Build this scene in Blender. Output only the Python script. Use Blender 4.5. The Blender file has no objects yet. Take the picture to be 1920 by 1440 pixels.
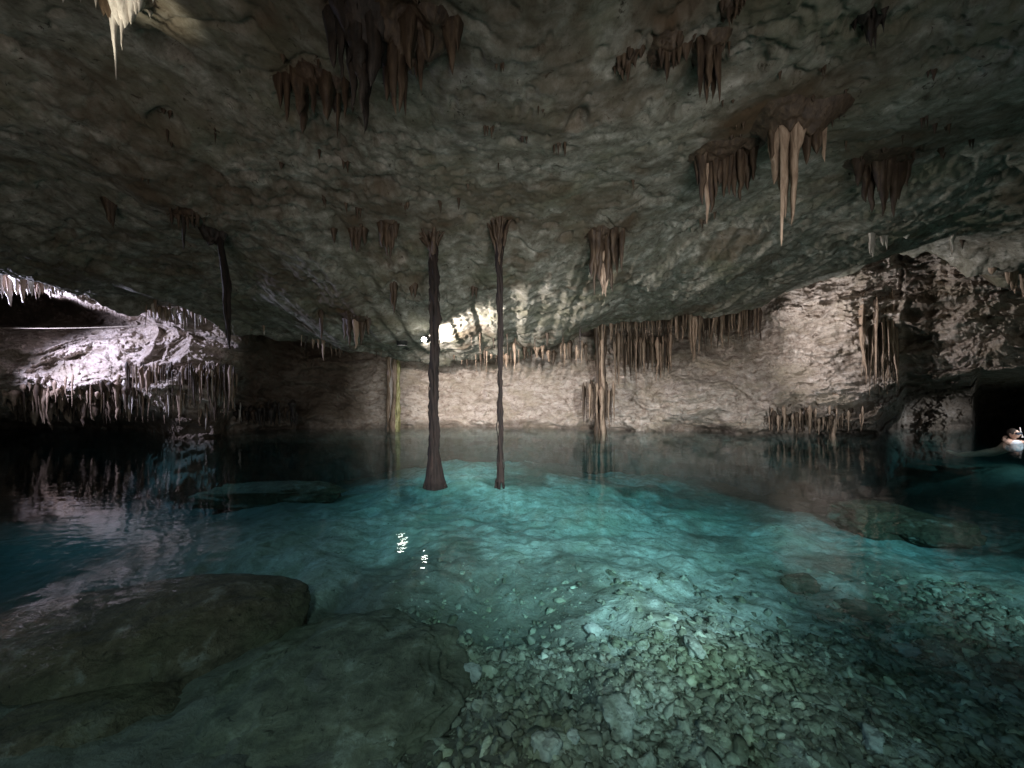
import bpy, math, random
import numpy as np
from mathutils import Vector
random.seed(7); rng = np.random.RandomState(11)
sc = bpy.context.scene
F = 697.0; CAMH = 1.5          # focal length in photo pixels, camera height over the water (m)

# ------------------------------------------------------------------ camera, world, sun, exposure
cam_d = bpy.data.cameras.new("camera"); cam = bpy.data.objects.new("camera", cam_d)
sc.collection.objects.link(cam)
cam.location = (0, 0, CAMH); cam.rotation_euler = (math.radians(90), 0, 0)
cam_d.sensor_width = 36; cam_d.lens = 36 * F / 1920; cam_d.clip_start = 0.05; cam_d.clip_end = 500
sc.camera = cam
SUN_EL, SUN_ROT = math.radians(58), math.radians(200)
world = bpy.data.worlds.new("World"); sc.world = world; world.use_nodes = True
wn = world.node_tree.nodes; wl = world.node_tree.links
sky = wn.new('ShaderNodeTexSky'); sky.sky_type = 'NISHITA'; sky.sun_disc = False
sky.sun_elevation = SUN_EL; sky.sun_rotation = SUN_ROT
wl.new(sky.outputs[0], wn['Background'].inputs[0]); wn['Background'].inputs[1].default_value = 0.08
sd = bpy.data.lights.new("sun", 'SUN'); sd.energy = 2.0; sd.angle = math.radians(0.5); sd.color = (1, .96, .9)
so = bpy.data.objects.new("sun", sd); sc.collection.objects.link(so)
# the sky's sun_rotation is measured from +Y clockwise
sv = Vector((math.sin(SUN_ROT) * math.cos(SUN_EL), math.cos(SUN_ROT) * math.cos(SUN_EL), math.sin(SUN_EL)))
so.rotation_euler = sv.to_track_quat('Z', 'Y').to_euler()
sc.view_settings.view_transform = 'Standard'; sc.view_settings.look = 'None'
sc.view_settings.exposure = 0.0; sc.view_settings.gamma = 1.0
sc.render.engine = 'CYCLES'
cy = sc.cycles
cy.use_denoising = True
try: cy.denoiser = 'OPENIMAGEDENOISE'
except Exception: pass
cy.max_bounces = 7; cy.diffuse_bounces = 4; cy.glossy_bounces = 3; cy.transparent_max_bounces = 16
cy.transmission_bounces = 4; cy.sample_clamp_indirect = 2.0; cy.volume_bounces = 0
cy.caustics_reflective = False

# lamps and added fill spots: name, kind, position, target, watts, colour, cone (deg), blend, radius
LAMPS = [
 ("lamp_wall",   'SPOT', (-1.91, 8.6, 2.50), (2.9, 12.4, 1.7),  2600, (1.0, .88, .81), 165, .5, .06),
 ("lamp_left",   'SPOT', (-11.6, 7.5, 3.05), (-8.3, 10.0, 2.3), 1050, (.74, .73, 1.0), 150, .5, .05),
 ("fill_right",  'SPOT', (6.9, 9.3, 2.5),    (9.8, 9.7, 3.1),   230, (1.0, .94, .93), 140, .8, .04),  # added spot raking the right wall, no fixture there
 ("fill_pool",   'SPOT', (2.0, -1.5, 2.9),   (.5, 10.4, -.95),  5900, (1.0, .99, .97), 53, 1, .30),  # added spot for the turquoise glow, unseen behind the camera
 ("fill_pool_right",'SPOT', (4.5, -1.5, 2.9),   (6.3, 9.0, -.95),  3600, (1.0, .99, .97), 42, 1, .30),  # second added spot, widens the pool glow to the right
 ("fill_pool_near",'SPOT', (-.4, -2.0, 3.2),(-1.4, 3.2, -1.0),  520, (1, .97, .88), 100, 1, .35),  # added fill over the near stones, out of view
 ("fill_shore",  'SPOT', (1.2, -1.2, .9),   (1.6, 11.0, 2.7),  1300, (1.0, .94, .88), 76, 1, 1.1),  # added fill for the middle of the ceiling, out of view
 ("fill_shore_left",  'SPOT', (-1.5, -1.2, .9),   (-4.8, 6.2, 3.4),  270, (1.0, .84, .76), 95, 1, 1.1),  # added warm fill for the left part of the ceiling
 ("lamp_near_roof",'SPOT', (-3.0, 2.1, 3.1), (-2.80, 2.58, 4.0), 90, (1.0, .93, .72), 24, .8, .04),
 ("lamp_swimmer", 'SPOT', (13.6, 7.4, 1.9),  (14.2, 10.6, -.4),  700, (.9, .95, 1.0), 62, .7, .06),
]
for nm, kd, p, t, w, c, cone, bl, rad in LAMPS:
    l = bpy.data.lights.new(nm, kd); l.energy = w; l.color = c; l.spot_size = math.radians(cone)
    l.spot_blend = bl; l.shadow_soft_size = rad
    o = bpy.data.objects.new(nm, l); sc.collection.objects.link(o); o.location = p
    o.rotation_euler = (Vector(t) - Vector(p)).to_track_quat('-Z', 'Y').to_euler()

# ------------------------------------------------------------------ noise
def _h(i, j, k, s):
    n = (i * 374761393 + j * 668265263 + k * 1274126177 + s * 974634777) & 0xffffffff
    n = ((n ^ (n >> 13)) * 1103515245) & 0xffffffff
    n = ((n ^ (n >> 16)) * 2246822519) & 0xffffffff
    return ((n ^ (n >> 15)) & 0xffffff) / 8388607.5 - 1.0
def vnoise(x, y, z, s=0):
    x = np.asarray(x, float); y = np.asarray(y, float); z = np.asarray(z, float)
    x, y, z = np.broadcast_arrays(x, y, z)
    i = np.floor(x).astype(np.int64); j = np.floor(y).astype(np.int64); k = np.floor(z).astype(np.int64)
    fx = x - i; fy = y - j; fz = z - k
    fx = fx*fx*fx*(fx*(fx*6-15)+10); fy = fy*fy*fy*(fy*(fy*6-15)+10); fz = fz*fz*fz*(fz*(fz*6-15)+10)
    r = 0
    for a in (0, 1):
        wa = fx if a else 1-fx
        for b in (0, 1):
            wb = fy if b else 1-fy
            for c in (0, 1):
                wc = fz if c else 1-fz
                r = r + wa*wb*wc*_h(i+a, j+b, k+c, s)
    return r
def fbm(x, y, z, octv=4, s=0, gain=.5):
    r = 0; a = 1
    for o in range(octv):
        r = r + a * vnoise(x*2.03**o, y*2.03**o, z*2.03**o, s+o*17); a *= gain
    return r
def ridged(x, y, z, octv=4, s=0, gain=.5):
    r = 0; a = 1
    for o in range(octv):
        r = r + a * (1-2*np.abs(vnoise(x*2.1**o, y*2.1**o, z*2.1**o, s+o*13))); a *= gain
    return r
def sstep(a, b, x):
    t = np.clip((x-a)/(b-a), 0, 1); return t*t*(3-2*t)

# ------------------------------------------------------------------ helpers
def link(o, parent=None):
    sc.collection.objects.link(o)
    if parent is not None: o.parent = parent
    return o
def tag(o, label=None, cat=None, group=None, kind=None):
    if label: o["label"] = label
    if cat: o["category"] = cat
    if group: o["group"] = group
    if kind: o["kind"] = kind
    return o
def mesh_obj(name, verts, faces, mat, parent=None, smooth=True):
    me = bpy.data.meshes.new(name)
    v = np.asarray(verts, dtype=np.float32)
    if isinstance(faces, np.ndarray):
        n = faces.shape[0]; k = faces.shape[1]
        me.vertices.add(len(v)); me.vertices.foreach_set("co", v.ravel())
        me.loops.add(n*k); me.loops.foreach_set("vertex_index", faces.astype(np.int32).ravel())
        me.polygons.add(n); me.polygons.foreach_set("loop_start", np.arange(n, dtype=np.int32)*k)
        try: me.polygons.foreach_set("loop_total", np.full(n, k, dtype=np.int32))
        except Exception: pass
        me.update(calc_edges=True)
    else:
        me.from_pydata(v.tolist(), [], faces); me.update()
    if smooth: me.polygons.foreach_set("use_smooth", np.ones(len(me.polygons), dtype=bool))
    me.materials.append(mat)
    o = bpy.data.objects.new(name, me)
    return link(o, parent)
def grid_faces(nr, nc, flip=False):
    a = np.arange(nr*nc).reshape(nr, nc)
    f = np.stack([a[:-1, :-1], a[:-1, 1:], a[1:, 1:], a[1:, :-1]], -1).reshape(-1, 4)
    return f[:, ::-1].copy() if flip else f
def empty(name, loc):
    o = bpy.data.objects.new(name, None); o.location = loc; o.empty_display_size = .1
    return link(o)
def color_attr(o, name, arr):
    at = o.data.attributes.new(name, 'FLOAT', 'POINT'); at.data.foreach_set('value', np.asarray(arr, np.float32).ravel())
def P(px, py, D):
    return np.array([(px-960)/F*D, D, CAMH-(py-720)/F*D])

# ------------------------------------------------------------------ materials
def new_mat(name):
    m = bpy.data.materials.new(name); m.use_nodes = True
    nt = m.node_tree; b = nt.nodes['Principled BSDF']
    return m, nt, b
def ramp(nt, stops, fac):
    r = nt.nodes.new('ShaderNodeValToRGB'); e = r.color_ramp.elements
    e[0].position = stops[0][0]; e[0].color = (*stops[0][1], 1)
    e[1].position = stops[-1][0]; e[1].color = (*stops[-1][1], 1)
    for p, c in stops[1:-1]:
        x = e.new(p); x.color = (*c, 1)
    nt.links.new(fac, r.inputs[0]); return r.outputs[0]
def noise(nt, scale, detail=6, rough=.55, vec=None, dist=0):
    n = nt.nodes.new('ShaderNodeTexNoise'); n.inputs['Scale'].default_value = scale
    n.inputs['Detail'].default_value = detail; n.inputs['Roughness'].default_value = rough
    n.inputs['Distortion'].default_value = dist
    if vec is not None: nt.links.new(vec, n.inputs['Vector'])
    return n.outputs['Fac']
def mixc(nt, fac, a, b, mode='MIX'):
    m = nt.nodes.new('ShaderNodeMix'); m.data_type = 'RGBA'; m.blend_type = mode
    for sck, val in ((m.inputs[0], fac), (m.inputs[6], a), (m.inputs[7], b)):
        if hasattr(val, 'links'): nt.links.new(val, sck)
        elif isinstance(val, tuple): sck.default_value = (*val, 1)
        else: sck.default_value = val
    return m.outputs[2]
def mapping(nt, scale, src='Object'):
    tc = nt.nodes.new('ShaderNodeTexCoord'); mp = nt.nodes.new('ShaderNodeMapping')
    mp.inputs['Scale'].default_value = scale
    if src == 'World':
        g = nt.nodes.new('ShaderNodeNewGeometry'); nt.links.new(g.outputs['Position'], mp.inputs[0])
    else: nt.links.new(tc.outputs[src], mp.inputs[0])
    return mp.outputs[0]
def bump(nt, b, h, strength, dist, prev=None):
    n = nt.nodes.new('ShaderNodeBump'); n.inputs['Strength'].default_value = strength
    n.inputs['Distance'].default_value = dist; nt.links.new(h, n.inputs['Height'])
    if prev is not None: nt.links.new(prev, n.inputs['Normal'])
    nt.links.new(n.outputs[0], b.inputs['Normal']); return n.outputs[0]
def attr(nt, name):
    a = nt.nodes.new('ShaderNodeAttribute'); a.attribute_name = name; return a.outputs['Fac']

def rock_mat(name, cols, stain_shade=(.10, .06, .035), green=(.12, .14, .075), rough=.85, bs=1.0, st=True, vscale=(1, 1, 1), b1s=1.0, mot=0):
    m, nt, b = new_mat(name)
    v = mapping(nt, vscale, 'World')
    big = noise(nt, .9, 5, .6, v, .6); mid = noise(nt, 4.5, 6, .65, v, .4); fine = noise(nt, 26, 5, .65, v)
    c = ramp(nt, [(.30, cols[0]), (.46, cols[1]), (.56, cols[2]), (.70, cols[3])], mid)
    g = nt.nodes.new('ShaderNodeMapRange'); g.inputs[1].default_value = .48; g.inputs[2].default_value = .66
    nt.links.new(big, g.inputs[0]); c = mixc(nt, g.outputs[0], c, green if green else cols[1])
    # small dark pits and specks that belong to the stone itself
    vv = noise(nt, 11, 4, .7, v, 1.2)
    p = nt.nodes.new('ShaderNodeMapRange'); p.inputs[1].default_value = .60; p.inputs[2].default_value = .70
    nt.links.new(vv, p.inputs[0]); c = mixc(nt, p.outputs[0], c, tuple(x*.45 for x in cols[0]))
    f2 = nt.nodes.new('ShaderNodeMapRange'); f2.inputs[3].default_value = .72; f2.inputs[4].default_value = 1.28
    nt.links.new(fine, f2.inputs[0]); cc = nt.nodes.new('ShaderNodeCombineColor')
    for i in range(3): nt.links.new(f2.outputs[0], cc.inputs[i])
    c = mixc(nt, 1.0, c, cc.outputs[0], 'MULTIPLY')
    if mot:                                                                  # fine mottling: soot, algae and bare spots
        q = ramp(nt, [(.34, (.42, .40, .36)), (.46, (.85, .85, .82)), (.60, (1.05, 1.05, 1.03)), (.74, (1.75, 1.75, 1.75))], noise(nt, 8, 10, .8, v, .5))
        c = mixc(nt, mot, c, mixc(nt, 1.0, c, q, 'MULTIPLY'))
    if st: c = mixc(nt, attr(nt, 'stain_shade'), c, stain_shade)
    nt.links.new(c, b.inputs['Base Color']); b.inputs['Roughness'].default_value = rough
    b.inputs['Specular IOR Level'].default_value = .3
    n1 = bump(nt, b, mid, .55*bs*b1s, .10); n2 = bump(nt, b, noise(nt, 17, 8, .7, v, .5), .7*bs, .035, n1)
    return m
M = {}
M['ceil'] = rock_mat('ceiling_rock', [(.10, .09, .072), (.21, .205, .175), (.30, .295, .265), (.50, .49, .46)],
                     stain_shade=(.085, .055, .032), green=(.19, .188, .14), bs=.6, b1s=.2, mot=1.0)
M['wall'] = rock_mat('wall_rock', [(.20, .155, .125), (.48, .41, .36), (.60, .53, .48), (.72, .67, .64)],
                     stain_shade=(.10, .075, .055), green=(.44, .38, .31), vscale=(1, 1, 1.8), bs=1.3, mot=.5)
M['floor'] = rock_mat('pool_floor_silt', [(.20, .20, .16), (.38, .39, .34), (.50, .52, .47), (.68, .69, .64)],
                      stain_shade=(.085, .078, .055), green=(.36, .38, .30), mot=.6)
M['boulder'] = rock_mat('boulder_rock', [(.05, .036, .024), (.10, .075, .048), (.135, .10, .065), (.27, .24, .21)],
                        green=(.10, .09, .05), st=False, bs=1.3, mot=1.0)
M['rubble'] = rock_mat('rubble_stone', [(.13, .13, .10), (.28, .29, .23), (.38, .39, .33), (.62, .63, .56)],
                       green=(.24, .26, .17), st=False)
def tint(m):
    nt = m.node_tree; b = nt.nodes['Principled BSDF']; l = b.inputs['Base Color'].links[0]; src = l.from_socket
    r = ramp(nt, [(0, (.40, .38, .34)), (.5, (.80, .80, .77)), (.9, (1.05, 1.05, 1.0)), (1, (1.8, 1.8, 1.7))], attr(nt, 'tint'))
    nt.links.new(mixc(nt, 1.0, src, r, 'MULTIPLY'), b.inputs['Base Color'])
M['rubble_mix'] = rock_mat('rubble_stone_mixed', [(.13, .13, .10), (.28, .29, .23), (.38, .39, .33), (.50, .50, .45)], green=(.24, .26, .17), st=False)
tint(M['rubble_mix'])
M['slab'] = rock_mat('slab_rock', [(.07, .07, .052), (.125, .125, .09), (.165, .165, .12), (.28, .29, .24)], green=(.12, .125, .08), st=False, bs=.7, mot=.8)
M['stone_pale'] = rock_mat('pale_stone', [(.25, .25, .22), (.38, .39, .35), (.43, .44, .40), (.55, .55, .51)], green=(.34, .36, .29), st=False)
def spele(name, cols, rough=.6):
    m, nt, b = new_mat(name)
    v = mapping(nt, (1, 1, .22), 'World')
    a = noise(nt, 22, 5, .65, v, .3); c = ramp(nt, [(.3, cols[0]), (.5, cols[1]), (.72, cols[2])], a)
    nt.links.new(c, b.inputs['Base Color']); b.inputs['Roughness'].default_value = rough
    b.inputs['Specular IOR Level'].default_value = .45
    n1 = bump(nt, b, a, .6, .02); bump(nt, b, noise(nt, 40, 4, .6, mapping(nt, (1, 1, 1), 'World')), .5, .01, n1)
    return m
M['st_brown'] = spele('brown_flowstone', [(.022, .014, .009), (.058, .038, .024), (.12, .085, .055)])
M['st_dark'] = spele('dark_flowstone', [(.008, .006, .005), (.020, .015, .012), (.05, .036, .028)])
M['st_tan'] = spele('tan_flowstone', [(.12, .08, .055), (.30, .22, .16), (.46, .36, .28)])
M['st_pale'] = spele('pale_flowstone', [(.35, .31, .27), (.60, .56, .52), (.78, .74, .70)])
M['st_green'] = spele('mossy_lit_flowstone', [(.035, .032, .018), (.36, .34, .15), (.78, .76, .50)])  # mossy yellow green, with the lamp's rim light put into the colour
M['root'] = spele('root_bark', [(.003, .002, .002), (.009, .005, .004), (.024, .014, .011)], .85)
def plain(name, col, rough=.5, metal=0, emit=None, es=0):
    m, nt, b = new_mat(name)
    n = noise(nt, 30, 3, .5); c = mixc(nt, n, tuple(x*.8 for x in col), tuple(min(1, x*1.15) for x in col))
    nt.links.new(c, b.inputs['Base Color']); b.inputs['Roughness'].default_value = rough; b.inputs['Metallic'].default_value = metal
    if emit: b.inputs['Emission Color'].default_value = (*emit, 1); b.inputs['Emission Strength'].default_value = es
    return m
M['rope'] = plain('rope_fibre', (.28, .25, .2), .9)
M['skin'] = plain('skin', (.62, .40, .30), .5)
M['hair'] = plain('hair', (.03, .02, .015), .6)
M['vest'] = plain('swim_shirt', (.75, .75, .8), .7)
M['metal'] = plain('lamp_metal', (.03, .03, .03), .5, .3)
M['mask'] = plain('mask_glass', (.05, .06, .08), .1)
M['lens'] = plain('lamp_lens', (.9, .9, .85), .3, 0, (1, .95, .88), 70)

# water: a clear surface that reflects by Fresnel and a body that soaks up red light
mw = bpy.data.materials.new('pool_water'); mw.use_nodes = True; nt = mw.node_tree
for n in list(nt.nodes):
    if n.type != 'OUTPUT_MATERIAL': nt.nodes.remove(n)
out = [n for n in nt.nodes if n.type == 'OUTPUT_MATERIAL'][0]
tr = nt.nodes.new('ShaderNodeBsdfTransparent'); gl = nt.nodes.new('ShaderNodeBsdfGlossy'); gl.inputs['Roughness'].default_value = .0
fr = nt.nodes.new('ShaderNodeFresnel'); fr.inputs['IOR'].default_value = 1.33
gb = nt.nodes.new('ShaderNodeNewGeometry'); ml = nt.nodes.new('ShaderNodeMapRange')
ml.inputs[3].default_value = 1.33; ml.inputs[4].default_value = 1/1.33       # same reflectance seen from above and below
nt.links.new(gb.outputs['Backfacing'], ml.inputs[0]); nt.links.new(ml.outputs[0], fr.inputs['IOR'])
mx = nt.nodes.new('ShaderNodeMixShader'); va = nt.nodes.new('ShaderNodeVolumeAbsorption')
va.inputs['Color'].default_value = (.30, .80, .86, 1); va.inputs['Density'].default_value = .38
v = mapping(nt, (1, 1.6, 1), 'World')
w1 = noise(nt, 1.3, 3, .5, v); w2 = noise(nt, 6.5, 2, .5, v, .3)
b1 = nt.nodes.new('ShaderNodeBump'); b1.inputs['Strength'].default_value = .30; b1.inputs['Distance'].default_value = .022; nt.links.new(w1, b1.inputs['Height'])
b2 = nt.nodes.new('ShaderNodeBump'); b2.inputs['Strength'].default_value = .30; b2.inputs['Distance'].default_value = .006; nt.links.new(w2, b2.inputs['Height'])
nt.links.new(b1.outputs[0], b2.inputs['Normal'])
nt.links.new(b2.outputs[0], gl.inputs['Normal']); nt.links.new(b2.outputs[0], fr.inputs['Normal'])
nt.links.new(fr.outputs[0], mx.inputs[0]); nt.links.new(tr.outputs[0], mx.inputs[1]); nt.links.new(gl.outputs[0], mx.inputs[2])
nt.links.new(mx.outputs[0], out.inputs['Surface']); nt.links.new(va.outputs[0], out.inputs['Volume'])
M['water'] = mw

# ------------------------------------------------------------------ ceiling height
LIP = [(-700, 5.5, 560), (-250, 6.2, 490), (0, 7, 478), (200, 8, 545), (400, 9, 600), (500, 10, 620), (650, 11, 655), (800, 12, 678), (1000, 12.4, 668),
       (1130, 11.6, 610), (1280, 11, 588), (1420, 10.4, 575), (1500, 9.4, 545), (1600, 8.8, 492), (1700, 8.2, 440), (1770, 7.9, 455), (1850, 8.0, 525),
       (1930, 8.2, 530), (2100, 7.5, 500), (2500, 6.5, 480)]
lx = np.array([(p-960)/F*d for p, d, y in LIP]); ly = np.array([d for p, d, y in LIP])
lz = np.array([CAMH-(y-720)/F*d for p, d, y in LIP])
def smooth_interp(x, xs, ys):
    r = 0
    for o in (-.5, -.25, 0, .25, .5): r = r + np.interp(x+o, xs, ys)
    return r/5
STAINS = []   # (X, Y, radius, amount) brown wash round the dripstone
def zc_base(X, Y):
    X = np.asarray(X, float); Y = np.asarray(Y, float)
    L = smooth_interp(X, lx, ly) + .55*fbm(X*.9, 0, .5, 4, 17, .6); Z = smooth_interp(X, lx, lz) + .09*fbm(X*1.3, 0, .5, 4, 15, .6)
    t = np.clip(Y/L, 0, 1)
    zn = 4.3 - .006*X**2 + .05*np.clip(Y, -8, 0)
    k = sstep(.25, 1.0, t)
    z = zn*(1-k) + Z*k
    z = z + .22*fbm(X*.33, Y*.33, 3.1, 2, 5)*(1-.75*sstep(.8, 1, t))
    beyond = np.clip(Y-L, 0, None)
    tt = Y/L                                     # a rolled rim hangs down along the edge of the ceiling
    rim = np.exp(-((tt-.985)/.045)**2)*(.10+.20*(1-sstep(-7.0, -5.5, X))+.16*sstep(7.2, 8.2, X))*(.7+.6*vnoise(X*2.3, Y*1.5, 0, 97))
    return z - rim + np.minimum(beyond*.75, 1.6)
def zc(X, Y):
    return zc_base(X, Y) + cdetail(X, Y)
def cdetail(X, Y):
    wx = X + .15*fbm(X*.9, Y*.9, 1.7, 3, 41); wy = Y + .15*fbm(X*.9, Y*.9, 7.7, 3, 43)
    d = .08*fbm(wx*.9, wy*.9, 0.3, 2, 1)
    rid = ridged(wx*1.6, wy*2.4, 5.5, 5, 9, .55)
    d -= .009*(rid-.6)*(.5+sstep(-.2,.6,fbm(X*.6, Y*.6, 6.1, 2, 93))*1.6)
    # flaking plates: quantised layers broken by noise
    s = fbm(wx*1.1, wy*1.1, 9.2, 5, 77, .55)*3.2
    st = np.floor(s); fr_ = s-st; q = st + sstep(.35, .65, fr_)
    amp = .022*sstep(.15, .8, fbm(X*.45, Y*.45, 4.4, 2, 91)+.25)
    d += amp*(q)
    d += .011*fbm(wx*7, wy*7, 2.2, 4, 31, .6)
    # long thin fissures, and patches where the skin has flaked to rough pockets
    c1 = fbm(X*.42+3, Y*.55, 2.9, 4, 141, .45); c2 = fbm(X*.9, Y*.6+5, 6.9, 4, 151, .45)
    d += .055*np.exp(-(c1/.022)**2)*sstep(.0, .35, vnoise(X*.5, Y*.5, 3, 143)) + .035*np.exp(-(c2/.025)**2)*sstep(.0, .4, vnoise(X*.6, Y*.6, 8, 153))
    rz = sstep(.15, .55, fbm(X*.55, Y*.7, 11.3, 3, 161)+.1)
    d += rz*(.055*sstep(.15, .6, fbm(wx*3.2, wy*4.2, 1.1, 4, 163, .6)) + .014*fbm(wx*14, wy*14, 1.9, 2, 165))
    # pits
    pit = vnoise(wx*3.1, wy*3.1, .5, 55)
    d += .13*sstep(.55, .85, pit) + .03*sstep(.5, .75, vnoise(wx*12, wy*12, .7, 57))
    return d
def ceil_hit(px, py):
    a = (px-960)/F; e = -(py-720)/F
    D = np.linspace(.8, 16, 1500)
    z = zc_base(a*D, D); r = CAMH+e*D
    k = np.argmax(r > z)
    if not (r > z).any(): k = len(D)-1
    D0 = D[k]; return D0
un = np.concatenate([-np.geomspace(3.2, 1.16, 50)[:-1], np.linspace(-1.15, 1.15, 1150), np.geomspace(1.16, 3.2, 50)[1:]])
yr = np.concatenate([np.linspace(-6, .6, 60)[:-1], .6 + (np.linspace(0, 1, 520)**1.15)*14.4])
U, Yg = np.meshgrid(un, yr); Xg = U*(Yg.clip(-2.0, None)+3.2)
Zg = zc(Xg, Yg)
cv = np.stack([Xg, Yg, Zg], -1).reshape(-1, 3)
ceiling = mesh_obj("cave_ceiling", cv, grid_faces(*Xg.shape), M['ceil'])
tag(ceiling, "rough grey limestone cave ceiling over the pool", "ceiling", kind="structure")

# ------------------------------------------------------------------ walls round the pool (distance by direction)
WP = [-900, -500, -200, 0, 120, 250, 330, 400, 440, 520, 620, 700, 800, 900, 1030, 1100, 1150, 1220, 1300, 1420, 1480, 1560, 1640, 1680, 1700, 1745, 1765, 1820, 1840, 1920, 2050, 2300, 2700]
WY = [380, 500, 560, 610, 650, 690, 720, 745, 775, 800, 830, 1040]
WD = {
 -900: [6.5]*12, -500: [8]*12,
 -200: [8.5, 8.6, 8.8, 9, 9, 9, 9, 9.4, 10.5, 12, 12.5, 12],
 0:    [9.6, 9.8, 12.0, 10.8, 9.8, 9.4, 9.2, 9.6, 11, 12.6, 13, 12.5],
 120:  [9.8, 10, 12.0, 11.2, 9.9, 9.5, 9.2, 9.7, 11.2, 12.8, 13, 12.5],
 250:  [10, 10.2, 11.8, 10.8, 10, 9.7, 9.5, 9.7, 10.6, 12.5, 12.5, 12],
 330:  [10, 10.1, 10.2, 10.1, 10, 9.8, 9.6, 9.7, 9.9, 10.2, 10.4, 10],
 400:  [10, 10, 10, 9.95, 9.9, 9.7, 9.7, 9.7, 9.8, 10, 10.2, 10],
 440:  [11, 11, 11, 10.8, 10.8, 10.8, 11, 11, 11.2, 11.6, 11.6, 11],
 520:  [12, 12, 12.2, 12.2, 12.2, 12.3, 12.3, 12.2, 12.2, 12.2, 12.2, 12],
 620:  [13, 13, 13, 13, 13, 12.9, 12.8, 12.8, 12.7, 12.7, 12.5, 12],
 700:  [13.6, 13.6, 13.6, 13.6, 13.6, 13.4, 13.2, 13.1, 13.0, 12.9, 12.7, 12.5],
 800:  [13.9]*4 + [13.9, 13.8, 13.6, 13.4, 13.2, 13.1, 13, 12.5],
 900:  [14]*4 + [14, 13.9, 13.7, 13.5, 13.3, 13.1, 13, 12.5],
 1030: [14]*4 + [14, 13.8, 13.5, 13.3, 13.1, 13.0, 13, 12.5],
 1100: [13.6]*4 + [13.6, 13.3, 13.0, 12.8, 12.6, 12.5, 12.6, 12],
 1150: [13.6, 13.6, 13.6, 13.6, 13.4, 12.8, 12.4, 12.2, 12.2, 12.4, 12.6, 12],
 1220: [13.4, 13.4, 13.4, 13.4, 13.2, 12.4, 11.9, 11.7, 11.7, 11.9, 12.0, 12],
 1300: [13.2, 13.2, 13.2, 13.2, 13.0, 12.3, 11.7, 11.4, 11.4, 11.8, 11.9, 12],
 1420: [12, 12, 12, 12.2, 12.0, 11.6, 11.2, 11, 11, 11.4, 11.6, 11.5],
 1480: [10.9, 10.9, 10.8, 11.0, 11.0, 11, 10.9, 10.8, 10.9, 11.3, 11.6, 11.5],
 1560: [10.2, 10.2, 10.1, 10.3, 10.5, 10.6, 10.5, 10.5, 10.5, 10.9, 11.2, 11],
 1640: [9.6, 9.6, 9.6, 9.8, 10, 10.1, 10.2, 10.3, 10.5, 10.9, 11.4, 11],
 1680: [9.3, 9.3, 9.5, 9.8, 10, 10.2, 10.4, 10.8, 11.4, 12.2, 12.4, 12],
 1700: [9.5, 9.6, 9.7, 9.9, 10.0, 10.2, 10.6, 12.0, 12.4, 12.6, 12.6, 12],
 1745: [9.3, 9.4, 9.5, 9.6, 9.7, 9.9, 10.5, 12.4, 12.6, 12.6, 12.8, 12.5],
 1765: [9.2, 9.2, 9.3, 9.3, 9.4, 9.6, 10.4, 12.4, 12.6, 12.6, 12.8, 12.5],
 1820: [9, 9, 8.9, 8.9, 9, 9.2, 10.4, 12.6, 12.8, 12.8, 13, 12.5],
 1840: [9, 9, 8.9, 8.9, 9, 9.3, 12.5, 15, 16, 16, 16, 15],
 1920: [8.8, 8.8, 8.7, 8.7, 8.8, 9.1, 12.5, 16, 17, 17, 17, 16],
 2050: [8.5, 8.5, 8.4, 8.4, 8.4, 8.8, 11.5, 15, 17, 17, 17, 15],
 2300: [7.5]*6 + [9, 10, 11, 12, 12, 12], 2700: [6.5]*12 }
tab = np.array([WD[p] for p in WP]).T
ncw, nrw = 1500, 330
pxs = np.concatenate([np.linspace(-900, -40, 120)[:-1], np.linspace(-40, 1960, ncw), np.linspace(1960, 2700, 120)[1:]])
pys = np.concatenate([np.linspace(380, 850, 290), np.linspace(850, 1040, 40)[1:]])
tmp = np.stack([np.interp(pys, WY, tab[:, i]) for i in range(len(WP))], 1)
def lerp_rows(a, xs, xq):
    idx = np.clip(np.searchsorted(xs, xq)-1, 0, len(xs)-2); t = (xq-np.array(xs)[idx])/(np.array(xs)[idx+1]-np.array(xs)[idx])
    t = t*t*(3-2*t)*.5 + t*.5
    return a[:, idx]*(1-t) + a[:, idx+1]*t
Dw = lerp_rows(tmp, WP, pxs)
PXg, PYg = np.meshgrid(pxs, pys)                # left: a bright brow under the ceiling rim, a deep recess below it
yb = np.interp(PXg, [-900, -200, 0, 200, 480], [440, 470, 492, 548, 615]) + 5*vnoise(PXg*.03, 1, 1, 281)
brow = sstep(-6, 4, PYg-yb+10)*sstep(50, 30, PYg-yb)*sstep(500, 440, PXg)
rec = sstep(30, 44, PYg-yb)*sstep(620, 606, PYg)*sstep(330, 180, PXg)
Dw = Dw*(1-brow)+np.interp(PXg, [-200, 0, 250, 440], [8.2, 8.7, 9.2, 9.6])*brow
Dw = Dw*(1-rec)+11.6*rec
for _ in range(3):
    Dw[1:-1] = .25*Dw[:-2]+.5*Dw[1:-1]+.25*Dw[2:]
PX, PY = np.meshgrid(pxs, pys)
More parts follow.
